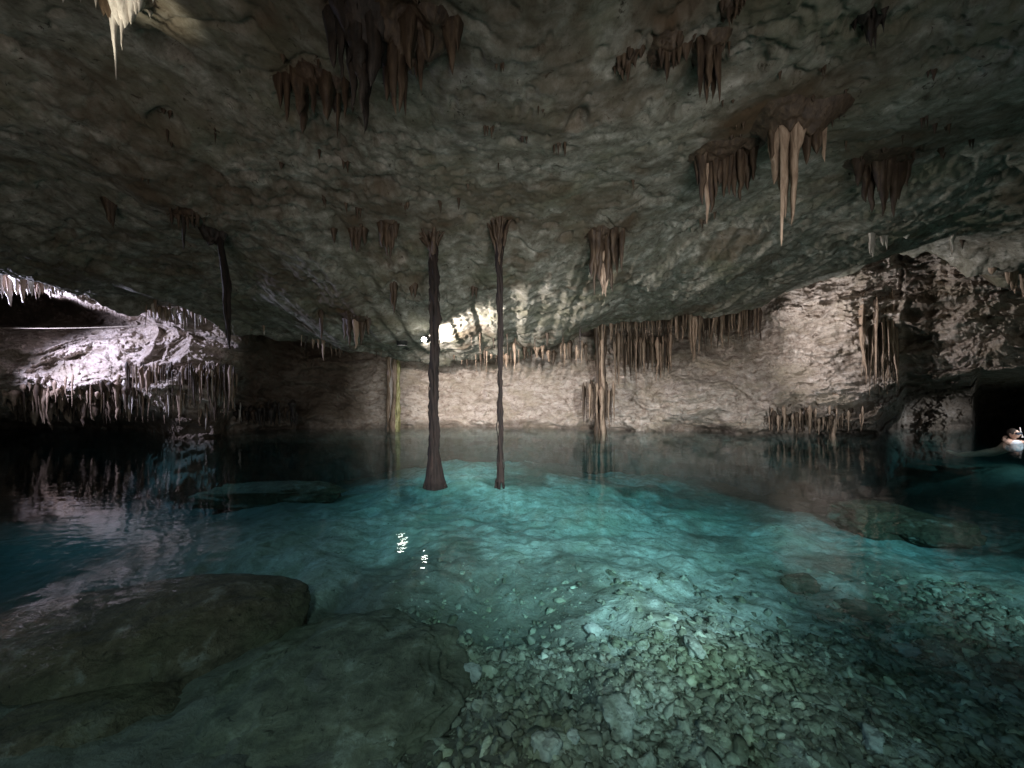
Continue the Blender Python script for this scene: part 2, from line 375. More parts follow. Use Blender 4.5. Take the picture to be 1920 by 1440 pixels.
# ragged outlines: shift the look-up a little so edges are not ruled lines
A = (PX-960)/F; E = -(PY-720)/F
X0 = A*Dw; Z0 = CAMH+E*Dw
wx = X0+.3*fbm(X0*.8, Dw*.8, Z0*.8, 3, 201); wz = Z0+.2*fbm(X0*.8, Dw*.8, Z0*.8, 3, 203)
dn = .28*fbm(wx*.55, Dw*.55, wz*.9, 3, 211) + .10*(ridged(wx*1.5, Dw*1.5, wz*2.6, 5, 221, .55)-.6)
s_ = fbm(wx*.7, Dw*.7, wz*2.2, 5, 231, .55)*3.0; st_ = np.floor(s_); q_ = st_+sstep(.3, .7, s_-st_)
dn += .075*q_ + .03*fbm(wx*7, Dw*7, wz*9, 4, 241) + .10*ridged(wx*.9+wz*.7, Dw*.5, wz*3.2-wx*1.1, 4, 247)*sstep(1380, 1480, PX)
dn += .035*ridged(wx*3.1, Dw*3.1, wz*4.5, 4, 249)*sstep(640, 740, PY)
calm = 1-.35*sstep(600, 720, PX)*(1-sstep(1020, 1110, PX))          # the middle wall is smoother
Dw2 = Dw - dn*calm
zq = CAMH+E*Dw2; Dw2 = Dw2 + .35*np.exp(-((zq-.03)/.07)**2)*sstep(-.35, .5, fbm(X0*.9, Dw, 1.5, 3, 277))*calm
wv = np.stack([A*Dw2, Dw2, CAMH+E*Dw2 + .03*fbm(X0*5, Dw*5, Z0*5, 2, 251)], -1).reshape(-1, 3)
wall = mesh_obj("cave_wall", wv, grid_faces(*PX.shape), M['wall'])
tag(wall, "rough pale limestone cave wall round the pool", "wall", kind="structure")
stw = .9*sstep(425, 470, PX)*(1-sstep(640, 730, PX))*(1-.2*sstep(770, 800, PY))  # blocked lamp light left of the far wall, painted as dark tone
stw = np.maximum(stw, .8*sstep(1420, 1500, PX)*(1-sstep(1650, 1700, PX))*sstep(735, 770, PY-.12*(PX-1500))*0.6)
stw = np.maximum(stw, .9*sstep(1690, 1705, PX)*(1-sstep(1745, 1760, PX))*.6)  # narrow pillar shadow painted down the right wall
stw = np.maximum(stw, .75*sstep(1700, 1720, PX)*sstep(705, 730, PY))  # shade of the right undercut and opening, put into the colour
stw = np.maximum(stw, .9*(1-sstep(420, 440, PX))*sstep(760, 790, PY))  # darkness under the left shelf, painted on the wall
stw = np.maximum(stw, .85*rec)  # shade of the recess below the brow, also put into the colour
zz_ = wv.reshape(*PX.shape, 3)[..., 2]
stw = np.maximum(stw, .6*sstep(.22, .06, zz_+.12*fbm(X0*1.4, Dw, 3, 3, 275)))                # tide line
stw = np.maximum(stw, .92*sstep(.0, -.5, wv.reshape(*PX.shape, 3)[..., 2]))      # painted dark below the waterline, for light the water absorbs
color_attr(wall, 'stain_shade', np.clip(stw+.12*fbm(X0*2, Dw*2, Z0*2, 3, 261), 0, 1))
def wallD(px, py):
    i = np.argmin(abs(pys-py)); j = np.argmin(abs(pxs-px)); return float(Dw2[i, j])
# side walls that carry on past the frame to the cave mouth behind the camera
for sx, x1, nm in ((-1, -15.5, 'left'), (1, 17.5, 'right')):
    yy = np.linspace(-6, 7.0, 120); zz = np.linspace(-3, 5.5, 80); YY, ZZ = np.meshgrid(yy, zz)
    XX = np.full_like(YY, x1) - sx*(.5*fbm(YY*.5, ZZ*.7, 1.5+sx, 5, 301) + .15*ridged(YY*1.4, ZZ*2.4, 2.2, 4, 305))
    o = mesh_obj("cave_side_wall", np.stack([XX, YY, ZZ], -1).reshape(-1, 3), grid_faces(*YY.shape), M['wall'])
    tag(o, "rock wall at the %s side of the pool" % nm, "wall", kind="structure"); color_attr(o, 'stain_shade', np.full(YY.size, .4))

# ------------------------------------------------------------------ pool floor
def floor_z(X, Y):
    z = -.72 - .34*sstep(1.5, 4.5, Y) - .75*sstep(5, 12, Y)*(.1+.9*sstep(1.5, 8.0, np.abs(X-.6))) - .4*sstep(-4, -8, X)*sstep(3, 6, Y)
    z = z - .18*sstep(.5, 3.0, X)*sstep(1.5, 4, Y) + .10*sstep(1, -6, X)
    z = z + .16*fbm(X*.5, Y*.5, 1, 3, 401) + .05*fbm(X*2, Y*2, 1, 3, 405) + .015*fbm(X*9, Y*9, 1, 3, 409)
    z = z + .95*sstep(11.5, 13.5, X)*sstep(8, 10, Y)
    z = z + 2.6*sstep(-1.2, -4.5, Y)            # bank behind the camera
    return z
uf = np.linspace(-2.6, 2.6, 900); yf = np.concatenate([np.linspace(-7, .4, 50)[:-1], .4+np.linspace(0, 1, 420)**1.3*19])
UF, YF = np.meshgrid(uf, yf); XF = UF*(YF.clip(-1.5, None)+3.5)
ZF = floor_z(XF, YF)
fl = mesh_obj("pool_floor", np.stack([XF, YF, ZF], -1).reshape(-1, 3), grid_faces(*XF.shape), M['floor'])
tag(fl, "pale silt and rock on the bottom of the pool", "pool floor", kind="structure")
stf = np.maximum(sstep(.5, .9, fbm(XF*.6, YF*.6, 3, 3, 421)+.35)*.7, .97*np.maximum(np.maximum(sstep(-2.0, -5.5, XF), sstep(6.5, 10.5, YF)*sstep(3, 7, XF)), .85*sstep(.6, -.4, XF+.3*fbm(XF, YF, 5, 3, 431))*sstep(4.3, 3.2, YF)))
color_attr(fl, 'stain_shade', stf)  # left and far right floor painted darker to dim the lamp light there
wb = mesh_obj("water", [(-24, -5, 0), (24, -5, 0), (24, 22, 0), (-24, 22, 0), (-24, -5, -4), (24, -5, -4), (24, 22, -4), (-24, 22, -4)],
              [(0, 1, 2, 3), (7, 6, 5, 4), (0, 4, 5, 1), (1, 5, 6, 2), (2, 6, 7, 3), (3, 7, 4, 0)], M['water'], smooth=False)
tag(wb, "clear turquoise water of the cave pool", "water", kind="structure")
def under(px, py, z):                            # point at height z below the surface seen at this pixel
    D = (CAMH-z)*F/(py-720); return np.array([(px-960)/F*D, D, z])

exec_parts = True
# ------------------------------------------------------------------ dripstone
def spike(base, length, r, seed, curve=.04, tip=.12, sides=9, up=.25, power=.75, lump=.18, soft=False):
    """one irregular tapering drip, base point on the rock, pushed `up` into it"""
    rs = np.random.RandomState(seed % 99991)
    n = max(7, int(length/.03)); n = min(n, 46)
    t = np.linspace(0, 1, n); zl = up - t*(length+up)
    dep = np.clip(-zl/length, 0, 1)
    prof = (1-dep)**power*(1-tip)+tip*np.sqrt(np.clip(1-dep, 0, 1))
    prof = prof*(1+.35*np.exp(-dep*9)) * (1+lump*vnoise(t*7, seed*.37, 0, 3)+.5*lump*vnoise(t*19, seed*.7, 0, 5))
    if soft: prof = prof*sstep(-.02, .25, t+.06)
    cx = curve*length*vnoise(t*2.2, seed*.91, 3, 7)*dep + .3*r*vnoise(t*9, seed, 1, 4)*dep
    cyy = curve*length*vnoise(t*2.2, seed*.53, 9, 8)*dep
    th = np.linspace(0, 2*np.pi, sides, endpoint=False)
    fl_ = 1+.22*np.sin(th*3+rs.rand()*6)[None, :]+.16*vnoise(th[None, :]*2, t[:, None]*5, seed*.31, 9)
    R = r*prof[:, None]*fl_
    V = np.stack([base[0]+cx[:, None]+R*np.cos(th), base[1]+cyy[:, None]+R*np.sin(th), np.repeat((base[2]+zl)[:, None], sides, 1)], -1).reshape(-1, 3)
    a = np.arange(n*sides).reshape(n, sides); b = np.roll(a, -1, 1)
    f = np.stack([a[:-1], a[1:], b[1:], b[:-1]], -1).reshape(-1, 4)
    return V, f
class MB:
    def __init__(s): s.v = []; s.f = []; s.n = 0
    def add(s, V, f):
        s.v.append(V); s.f.append(f+s.n); s.n += len(V)
    def build(s, name, mat, parent=None, origin=None):
        V = np.concatenate(s.v)
        if origin is not None: V = V-np.asarray(origin)[None]
        return mesh_obj(name, V, np.concatenate(s.f), mat, parent)
def tube(pts, radii, sides=8, seed=1, rough=.15):
    pts = np.asarray(pts, float); n = len(pts); T = np.gradient(pts, axis=0); T /= np.linalg.norm(T, axis=1)[:, None]+1e-9
    ref = np.array([0, 1, 0.01]); V = []
    th = np.linspace(0, 2*np.pi, sides, endpoint=False)
    for i in range(n):
        a = np.cross(T[i], ref); a /= np.linalg.norm(a)+1e-9; b = np.cross(T[i], a)
        rr = radii[i]*(1+rough*vnoise(th*1.9, i*.35, seed*1.3, 21)+.6*rough*np.sin(5*th+i*.15+seed))
        V.append(pts[i]+np.outer(rr*np.cos(th), a)+np.outer(rr*np.sin(th), b))
    V = np.concatenate(V); A_ = np.arange(n*sides).reshape(n, sides); B_ = np.roll(A_, -1, 1)
    return V, np.stack([A_[:-1], A_[1:], B_[1:], B_[:-1]], -1).reshape(-1, 4)
seedc = [100]
def nxt(): seedc[0] += 1; return seedc[0]
def mound(center, rx, ry, h, seed, mat, parent, origin, name="flowstone_base"):
    """a rough boss of flowstone hugging the ceiling"""
    n, mth = 22, 40
    rr = np.linspace(0, 1, n); th = np.linspace(0, 2*np.pi, mth, endpoint=False)
    R, T = np.meshgrid(rr, th, indexing='ij')
    k = 1+.3*vnoise(np.cos(T)*1.6+seed, np.sin(T)*1.6, 0, 61)
    X = center[0]+R*rx*np.cos(T)*k; Y = center[1]+R*ry*np.sin(T)*k
    hz = h*(1-R**2)**1.2*(.65+.5*np.abs(fbm(X*9, Y*9, seed*.1, 3, 63)))
    Z = zc(X, Y) + .05*R**3 - hz
    V = np.stack([X, Y, Z], -1).reshape(-1, 3); a = np.arange(n*mth).reshape(n, mth); b = np.roll(a, -1, 1)
    f = np.stack([a[:-1], a[1:], b[1:], b[:-1]], -1).reshape(-1, 4)
    mb = MB(); mb.add(V, f); return mb.build(name, mat, parent, origin)
def cluster(name, label, cat, group, ptop, spikes, mat, base=None, basemat=None, stain_shade=.5, D=None, part="stalactite", scatter=.0, curve=.04):
    """spikes: (px, py_tip, width px[, mat]); all hang from the rock seen at ptop"""
    pxm, pym = ptop; D0 = D or ceil_hit(pxm, pym)
    o0 = np.array([(pxm-960)/F*D0, D0, 0]); o0[2] = float(zc(o0[0], o0[1])) if D is None else CAMH-(pym-720)/F*D0
    root = empty(name, o0); tag(root, label, cat, group)
    if stain_shade: STAINS.append((o0[0], o0[1], stain_shade))
    for sp in spikes:
        px, py, w = sp[:3]; m_ = sp[3] if len(sp) > 3 else mat
        Dk = D0*(1+scatter*random.uniform(-1, 1)); X = (px-960)/F*Dk
        zt = float(zc(X, Dk)) if D is None else CAMH-(pym-720)/F*Dk
        zb = CAMH-(py-720)/F*Dk; L = max(zt-zb, .06)
        V, f = spike((X, Dk, zt), L, w/F*Dk*.5*1.15, nxt(), curve=curve, power=.6)
        mb = MB(); mb.add(V, f); mb.build(part, M[m_], root, o0)
    if base:
        mb = MB()
        for _ in range(16):
            a_ = random.uniform(0, 6.28); r_ = random.uniform(.2, 1.05)
            X = o0[0]+base[0]/F*D0*r_*math.cos(a_); Y = o0[1]+base[1]*1.1*r_*math.sin(a_); zt = float(zc(X, Y)) if D is None else o0[2]
            V, f = spike((X, Y, zt), random.uniform(.05, .22)*(1.3-r_), random.uniform(.010, .030), nxt(), sides=7); mb.add(V, f)
        tag(mb.build("small_drips", M[mat], root, o0), None, kind="stuff")
        mound((o0[0]+base[3]/F*D0 if len(base) > 3 else o0[0], o0[1]), base[0]/F*D0, base[1], base[2], nxt(), M[basemat or mat], root, o0)
    return root
def rnd_spikes(x0, x1, ylo, yhi, wlo, whi, n, env=None):
    r = []
    for i in range(n):
        px = x0+(x1-x0)*(i+random.uniform(.1, .9))/n
        e = env((px-x0)/(x1-x0)) if env else 1
        r.append((px, ylo+(yhi-ylo)*e*random.random()**1.3, random.uniform(wlo, whi)))
    return r
G1 = "stalactite clusters hanging from the cave ceiling"
bell = lambda t: .25+.75*math.sin(math.pi*t)
cluster("stalactite_cluster", "big dark brown stalactite cluster at the top centre of the ceiling", "stalactites", G1, (690, 45),
        [(625, 130, 26), (640, 152, 16), (662, 205, 22), (676, 215, 28), (684, 248, 24), (690, 254, 14), (700, 160, 34), (654, 120, 26), (668, 150, 40), (688, 190, 30)],
        'st_dark', (75, .30, .35), 'st_dark', stain_shade=.9, scatter=.05)
cluster("stalactite_cluster", "brown stalactite curtain just right of the dark cluster at the top", "stalactites", G1, (765, 50),
        [(725, 190, 22), (738, 215, 20), (750, 208, 20), (758, 216, 12), (768, 130, 34), (788, 172, 18), (806, 112, 26), (845, 140, 24), (858, 100, 16), (780, 150, 14)],
        'st_brown', (90, .28, .25), stain_shade=.8, scatter=.05)
cluster("stalactite_cluster", "short brown stalactites hanging left of the dark cluster", "stalactites", G1, (600, 165),
        [(538, 232, 12), (560, 218, 24), (568, 250, 20), (585, 215, 14), (612, 225, 26), (630, 212, 22), (634, 260, 9), (648, 225, 12), (525, 205, 14)],
        'st_brown', (75, .25, .12), stain_shade=.6, scatter=.03)
cluster("stalactite_cluster", "tiny ochre drips beside the top edge right of centre", "stalactites", G1, (1180, 105),
        [(1170, 125, 12), (1179, 158, 9), (1190, 128, 10)], 'st_brown', (28, .1, .05), stain_shade=.35)
cluster("stalactite_cluster", "long ochre stalactite bundle right of centre near the top", "stalactites", G1, (1330, 90),
        [(1316, 186, 12), (1324, 196, 13), (1335, 190, 14), (1344, 198, 10), (1350, 180, 10), (1330, 165, 22), (1312, 150, 12)],
        'st_brown', (40, .2, .12), stain_shade=.6, scatter=.02)
cluster("stalactite_cluster", "pair of thin ochre drips left of the long ochre bundle", "stalactites", G1, (1250, 90),
        [(1249, 158, 9), (1240, 130, 14), (1262, 132, 10), (1285, 118, 14)], 'st_brown', (45, .2, .08), stain_shade=.55)
cluster("stalactite_cluster", "dark stump hanging at the top edge above the ochre bundle", "stalactites", G1, (1372, 10), [(1366, 42, 12), (1378, 38, 14)], 'st_brown', (25, .1, .06), stain_shade=.5)
cluster("stalactite_cluster", "large pale tipped stalactite group on the right of the ceiling", "stalactites", G1, (1490, 225),
        [(1447, 300, 16), (1457, 345, 32, 'st_tan'), (1463, 362, 14, 'st_tan'), (1484, 320, 30, 'st_tan'), (1489, 424, 19, 'st_tan'), (1494, 300, 28, 'st_tan'), (1469, 462, 14, 'st_tan'), (1474, 410, 17, 'st_tan'),
         (1512, 310, 20), (1516, 300, 20), (1530, 290, 22), (1545, 305, 10, 'st_tan'), (1538, 280, 20), (1502, 250, 40), (1478, 330, 20)],
        'st_brown', (85, .35, .22), stain_shade=.8, scatter=.02, curve=.02)
cluster("stalactite_cluster", "row of brown stalactites with one white tip, left of the pale group", "stalactites", G1, (1360, 285),
        [(1318, 385, 16), (1326, 420, 11, 'st_tan'), (1336, 400, 18), (1348, 350, 18), (1358, 372, 14), (1368, 366, 12), (1378, 372, 14), (1388, 378, 15), (1400, 358, 18), (1412, 340, 14), (1308, 350, 12), (1342, 372, 10), (1394, 350, 12)],
        'st_brown', (70, .3, .14), stain_shade=.7, scatter=.02, curve=.02)
cluster("stalactite_cluster", "dim row of grey brown stalactites right of the pale group", "stalactites", G1, (1655, 300),
        [(1622, 380, 16), (1636, 398, 16), (1646, 360, 20), (1656, 405, 14), (1664, 380, 18), (1676, 408, 14), (1688, 375, 18), (1700, 350, 14), (1610, 350, 14)],
        'st_brown', (65, .3, .12), stain_shade=.7, scatter=.02)
cluster("stalactite_cluster", "single dark spike hanging near the top right corner", "stalactites", G1, (1632, 45), [(1632, 86, 14), (1640, 62, 10)], 'st_dark', (22, .1, .06), stain_shade=.4)
cluster("stalactite_cluster", "slender white stalactites lit near the right edge", "stalactites", G1, (1790, 368),
        [(1785, 482, 12), (1790, 452, 17), (1797, 408, 12), (1783, 405, 10), (1801, 390, 8)], 'st_pale', (16, .12, .06), 'st_tan', stain_shade=.4, D=6.6)
cluster("stalactite_cluster", "little pale drips at the foot of the dim right slope", "stalactites", G1, (1640, 440), [(1632, 480, 6), (1636, 484, 7), (1655, 462, 6), (1700, 440, 8), (1661, 470, 5)], 'st_pale', None, stain_shade=.2)
cluster("stalactite_cluster", "glaring white and yellow lit stalactites at the top left", "stalactites", G1, (225, -18),
        [(210, 78, 9), (214, 150, 9), (229, 96, 10), (222, 50, 34), (238, 54, 30), (247, 48, 20), (254, 30, 14), (262, 26, 10), (232, 44, 36), (206, 44, 22, 'st_brown'), (196, 32, 18, 'st_brown')],
        'st_pale', (60, .18, .12), 'st_tan', stain_shade=.7, curve=.02)
cluster("stalactite_cluster", "small bright drips at the very top left of the lit group", "stalactites", G1, (150, -25), [(119, 6, 10), (152, 6, 5), (180, 18, 6)], 'st_pale', None, stain_shade=.3)
cluster("stalactite_cluster", "lone white drip at the top edge right of the lit group", "stalactites", G1, (288, -20), [(288, 6, 9), (296, -2, 8)], 'st_pale', None, stain_shade=.2)
cluster("stalactite_cluster", "two small brown teeth left of the thick root", "stalactites", G1, (670, 436), [(660, 470, 10), (668, 476, 9), (674, 470, 8), (683, 462, 10)], 'st_brown', (18, .1, .06), stain_shade=.45)
cluster("stalactite_cluster", "brown tooth cluster nearest the thick root on its left", "stalactites", G1, (728, 425), [(716, 465, 12), (725, 482, 9), (731, 488, 8), (737, 470, 9), (742, 450, 8)], 'st_brown', (24, .15, .08), stain_shade=.5)
cluster("stalactite_cluster", "smallest single brown tooth left of the thick root", "stalactites", G1, (626, 432), [(626, 458, 9)], 'st_brown', None, stain_shade=.3)
cluster("stalactite_cluster", "short dark fingers on the ceiling in front of the far wall, left", "stalactites", G1, (776, 535), [(772, 558, 6), (778, 560, 7), (740, 590, 8), (735, 575, 8)], 'st_brown', None, stain_shade=.35)
cluster("stalactite_cluster", "ragged brown stalactites low on the ceiling left of the pale column", "stalactites", G1, (668, 600), [(655, 650, 10), (668, 655, 12, 'st_tan'), (680, 648, 10), (648, 640, 8), (603, 640, 7), (690, 630, 8)], 'st_brown', (30, .3, .1), stain_shade=.6)
cluster("stalactite_cluster", "knotted grey brown root like drape right of the thin root", "stalactites", G1, (1132, 440),
        [(1112, 520, 14), (1120, 500, 18), (1128, 556, 12, 'st_tan'), (1134, 558, 14, 'st_tan'), (1140, 530, 16), (1150, 500, 12), (1158, 515, 9), (1166, 510, 8), (1116, 555, 8), (1145, 548, 10), (1125, 530, 16)],
        'st_brown', (38, .3, .12), stain_shade=.6, scatter=.03)
cluster("stalactite_cluster", "thin dark fork shaped drips on the left part of the ceiling", "stalactites", G1, (348, 395), [(322, 425, 5), (335, 430, 5), (344, 470, 6, 'st_dark'), (352, 432, 5), (360, 425, 5), (370, 420, 6), (330, 412, 8), (206, 420, 14), (212, 430, 8)], 'st_brown', (40, .15, .05), stain_shade=.5)
cluster("stalactite_cluster", "pointed grey drips under the ledge by the right edge", "stalactites", G1, (1905, 510), [(1898, 545, 8, 'st_tan'), (1903, 552, 7, 'st_tan'), (1918, 560, 9, 'st_tan'), (1890, 535, 7), (1860, 500, 6)], 'st_tan', None, stain_shade=.3, D=7.6)

# lone little drips all over the ceiling, nothing tells one from another
tiny = 0
while tiny < 45:
    px = random.uniform(120, 1880); py = random.uniform(90, 600)
    D0 = ceil_hit(px, py)
    if D0 > 10.5 or D0 < 2.4 or (px < 520 and py > 470) or py > 560-.25*abs(px-1000)*.5: continue
    X = (px-960)/F*D0; zt = float(zc(X, D0)); k = D0/6
    if float(vnoise(X*.9, D0*.9, 4.2, 119)) < -.15: continue
    mb = MB()
    for q in range(random.choice((1, 2, 2, 3, 4))):
        xx_ = X+random.uniform(-.07, .07)*k; yy_ = D0+random.uniform(-.05, .05)*k
        V, f = spike((xx_, yy_, float(zc(xx_, yy_))), random.uniform(.05, .20)*k, random.uniform(.010, .030)*k, nxt(), sides=7, up=.08, power=.8); mb.add(V, f)
    o = mb.build("small_stalactite", M['st_brown'], None, (X, D0, zt)); o.location = (X, D0, zt)
    tag(o, "little brown drip hanging by itself from the open ceiling", "stalactite", "little lone drips on the ceiling")
    STAINS.append((X, D0, random.uniform(.1, .4))); tiny += 1

# fused curtains over the far wall: one body each, every drip a part
G2 = "curtains of stalactites over the far wall"
def curtain(label, x0, x1, ytop, ylo, yhi, D, n, mat, wl=5, wh=11, env=None, mats=None, layers=2, D1=None):
    Dm = D; o0 = P((x0+x1)/2, ytop(.5) if callable(ytop) else ytop, Dm); root = empty("stalactite_curtain", o0); tag(root, label, "stalactites", G2)
    for i in range(n):
        t = (i+random.uniform(0, 1))/n; px = x0+(x1-x0)*t
        yt = ytop(t) if callable(ytop) else ytop
        e = env(t) if env else 1
        cl = .45+.55*(.5+.5*float(vnoise(px*.06, D, 1, 117)))
        py = ylo+(yhi-ylo)*e*cl*random.random()**1.3; yt = yt+random.uniform(-14, 10)
        Dk = (D+(D1-D)*t if D1 else D)+random.uniform(-.35, .35)
        b = P(px, yt, Dk); L = (py-yt)/F*Dk
        V, f = spike(b, max(L, .08), (wl*.5+(wh-wl*.5)*random.random()**1.8)/F*Dk*.5, nxt(), sides=7, up=.12, soft=True)
        mb = MB(); mb.add(V, f); mb.build("stalactite", M[random.choice(mats) if mats else mat], root, o0)
    return root
curtain("broad brown curtain of long stalactites under the ceiling right of the slim column", 1145, 1425, 575, 620, 712, 11.6, 95, 'st_brown', 6, 12,
        env=lambda t: .35+.65*math.exp(-((t-.62)/.22)**2), mats=['st_brown', 'st_tan', 'st_brown', 'st_tan', 'st_tan'])
curtain("fringe of short pale stalactites along the lit rock shelf at the left", 5, 240, lambda t: 728+8*math.sin(t*19), 735, 805, 9.5, 95, 'st_tan', 6, 12, mats=['st_tan', 'st_brown', 'st_tan'])
curtain("long tangled stalactites reaching the water below the bright left wall", 225, 440, lambda t: 715+18*math.sin(t*14), 745, 850, 9.75, 98, 'st_tan', 5, 12,
        env=lambda t: .45+.55*math.sin(math.pi*min(1, t*1.05)), mats=['st_tan', 'st_tan', 'st_brown', 'st_pale'])
curtain("chunky reddish clumps hanging low over the black water under the left shelf", 20, 260, 752, 772, 812, 10.0, 46, 'st_brown', 10, 24, mats=['st_brown', 'st_tan', 'st_brown'])
curtain("fine grey brown fringe behind the long left stalactites", 236, 445, 700, 730, 790, 9.45, 90, 'st_tan', 3, 7, mats=['st_tan', 'st_brown', 'st_brown'])
curtain("dark teeth hanging over the water between the left wall and the far wall", 440, 560, 770, 785, 812, 11.2, 30, 'st_dark', 5, 10, mats=['st_dark', 'st_brown'])
curtain("slender tan stalactites beside the dark gap in the right wall", 1612, 1684, 560, 690, 812, 9.9, 48, 'st_tan', 5, 9, mats=['st_tan', 'st_brown', 'st_tan'], env=lambda t: .5+.5*t)
curtain("row of small teeth along the waterline under the right rock", 1440, 1625, 780, 800, 822, 10.6, 60, 'st_tan', 4, 9, mats=['st_tan', 'st_brown'])
curtain("small bright drips along the ceiling edge at the far left", 0, 260, lambda t: 520+t*45, 545, 585, 7.6, 60, 'st_pale', 6, 15, mats=['st_pale', 'st_tan', 'st_pale'], env=lambda t: 1-.5*t, D1=8.4)
curtain("tangle of thin tan drips behind the slim column", 1150, 1260, 640, 690, 760, 12.1, 50, 'st_tan', 4, 8, mats=['st_tan', 'st_tan', 'st_brown'], env=lambda t: 1-.5*t)

def column(label, pxs_, ytop, ybot, D, mats, rt, spread, name="limestone_column"):
    o0 = P(pxs_[0], ybot, D); root = empty(name, o0); tag(root, label, "column", "limestone columns joining ceiling and water")
    for i, px in enumerate(pxs_):
        n = 40; t = np.linspace(0, 1, n); sd_ = nxt()
        yy = ytop-40 + (ybot+14-ytop+40)*t
        x = px + spread*np.interp(t, [0, .15, .4, .8, 1], [1.5, 1.0, .4, .5, .9])*math.sin(i*2.1+.5) + 2.2*vnoise(t*6, sd_*.7, 0, 33)+1.0*vnoise(t*19, sd_*.7, 0, 34)
        Dd = D+.08*math.cos(i*2.4)
        pts = np.stack([(x-960)/F*Dd, np.full(n, Dd), CAMH-(yy-720)/F*Dd], -1)
        r = rt/F*D*.5*np.interp(t, [0, .12, .35, .7, 1], [1.9, 1.25, .6, .55, 1.0])*(1+.25*vnoise(t*14, sd_, 0, 35))
        V, f = tube(pts, r, 9, sd_, .25); mb = MB(); mb.add(V, f)
        mb.build("column_strand", M[mats[i % len(mats)]], root, o0)
    return root
column("pale column with a yellow green edge coloured as if lit left of the thick root", [731, 738, 748, 727], 640, 795, 12.4, ['st_pale', 'st_tan', 'st_green', 'st_tan'], 13, 6)
column("tan braided column standing in the water right of the thin root", [1124, 1127, 1130, 1133, 1129, 1122], 600, 812, 11.5, ['st_tan', 'st_brown', 'st_tan', 'st_brown'], 10, 4)
column("stubby tan post at the waterline under the right rock", [1558, 1563], 775, 822, 10.6, ['st_tan', 'st_tan'], 12, 2)
curtain("few thin root like drips dangling near the bright lamp between the two long roots", 860, 1090, 632, 655, 705, 9.9, 9, 'st_dark', 2.5, 5, mats=['st_dark', 'st_brown'])  # drips added so the lamp throws streaked shadows on the far wall
curtain("short drips along the ceiling rim in front of the lit far wall", 850, 1105, lambda t: 664-6*t, 672, 712, 11.3, 34, 'st_tan', 5, 11, mats=['st_tan', 'st_brown'], D1=11.0)
curtain("cluster of tan spikes round the foot of the braided column", 1092, 1150, 735, 790, 814, 11.45, 16, 'st_tan', 6, 11, mats=['st_tan', 'st_brown'])
curtain("brown drips hanging along the ceiling rim left of the pale column", 560, 735, lambda t: 628+22*t, 650, 690, 10.3, 26, 'st_brown', 4, 10, mats=['st_brown', 'st_tan', 'st_dark'], D1=11.2)
curtain("pale drips along the bright sloping rim above the left wall", 270, 500, lambda t: 572+46*t, 596, 650, 8.3, 44, 'st_pale', 4, 9, mats=['st_pale', 'st_tan', 'st_tan'], D1=9.7, env=lambda t: 1-.4*t)
o = curtain("single thin white drip over the dark water left of the pale column", 449, 452, 770, 790, 800, 10.6, 2, 'st_pale', 4, 5)

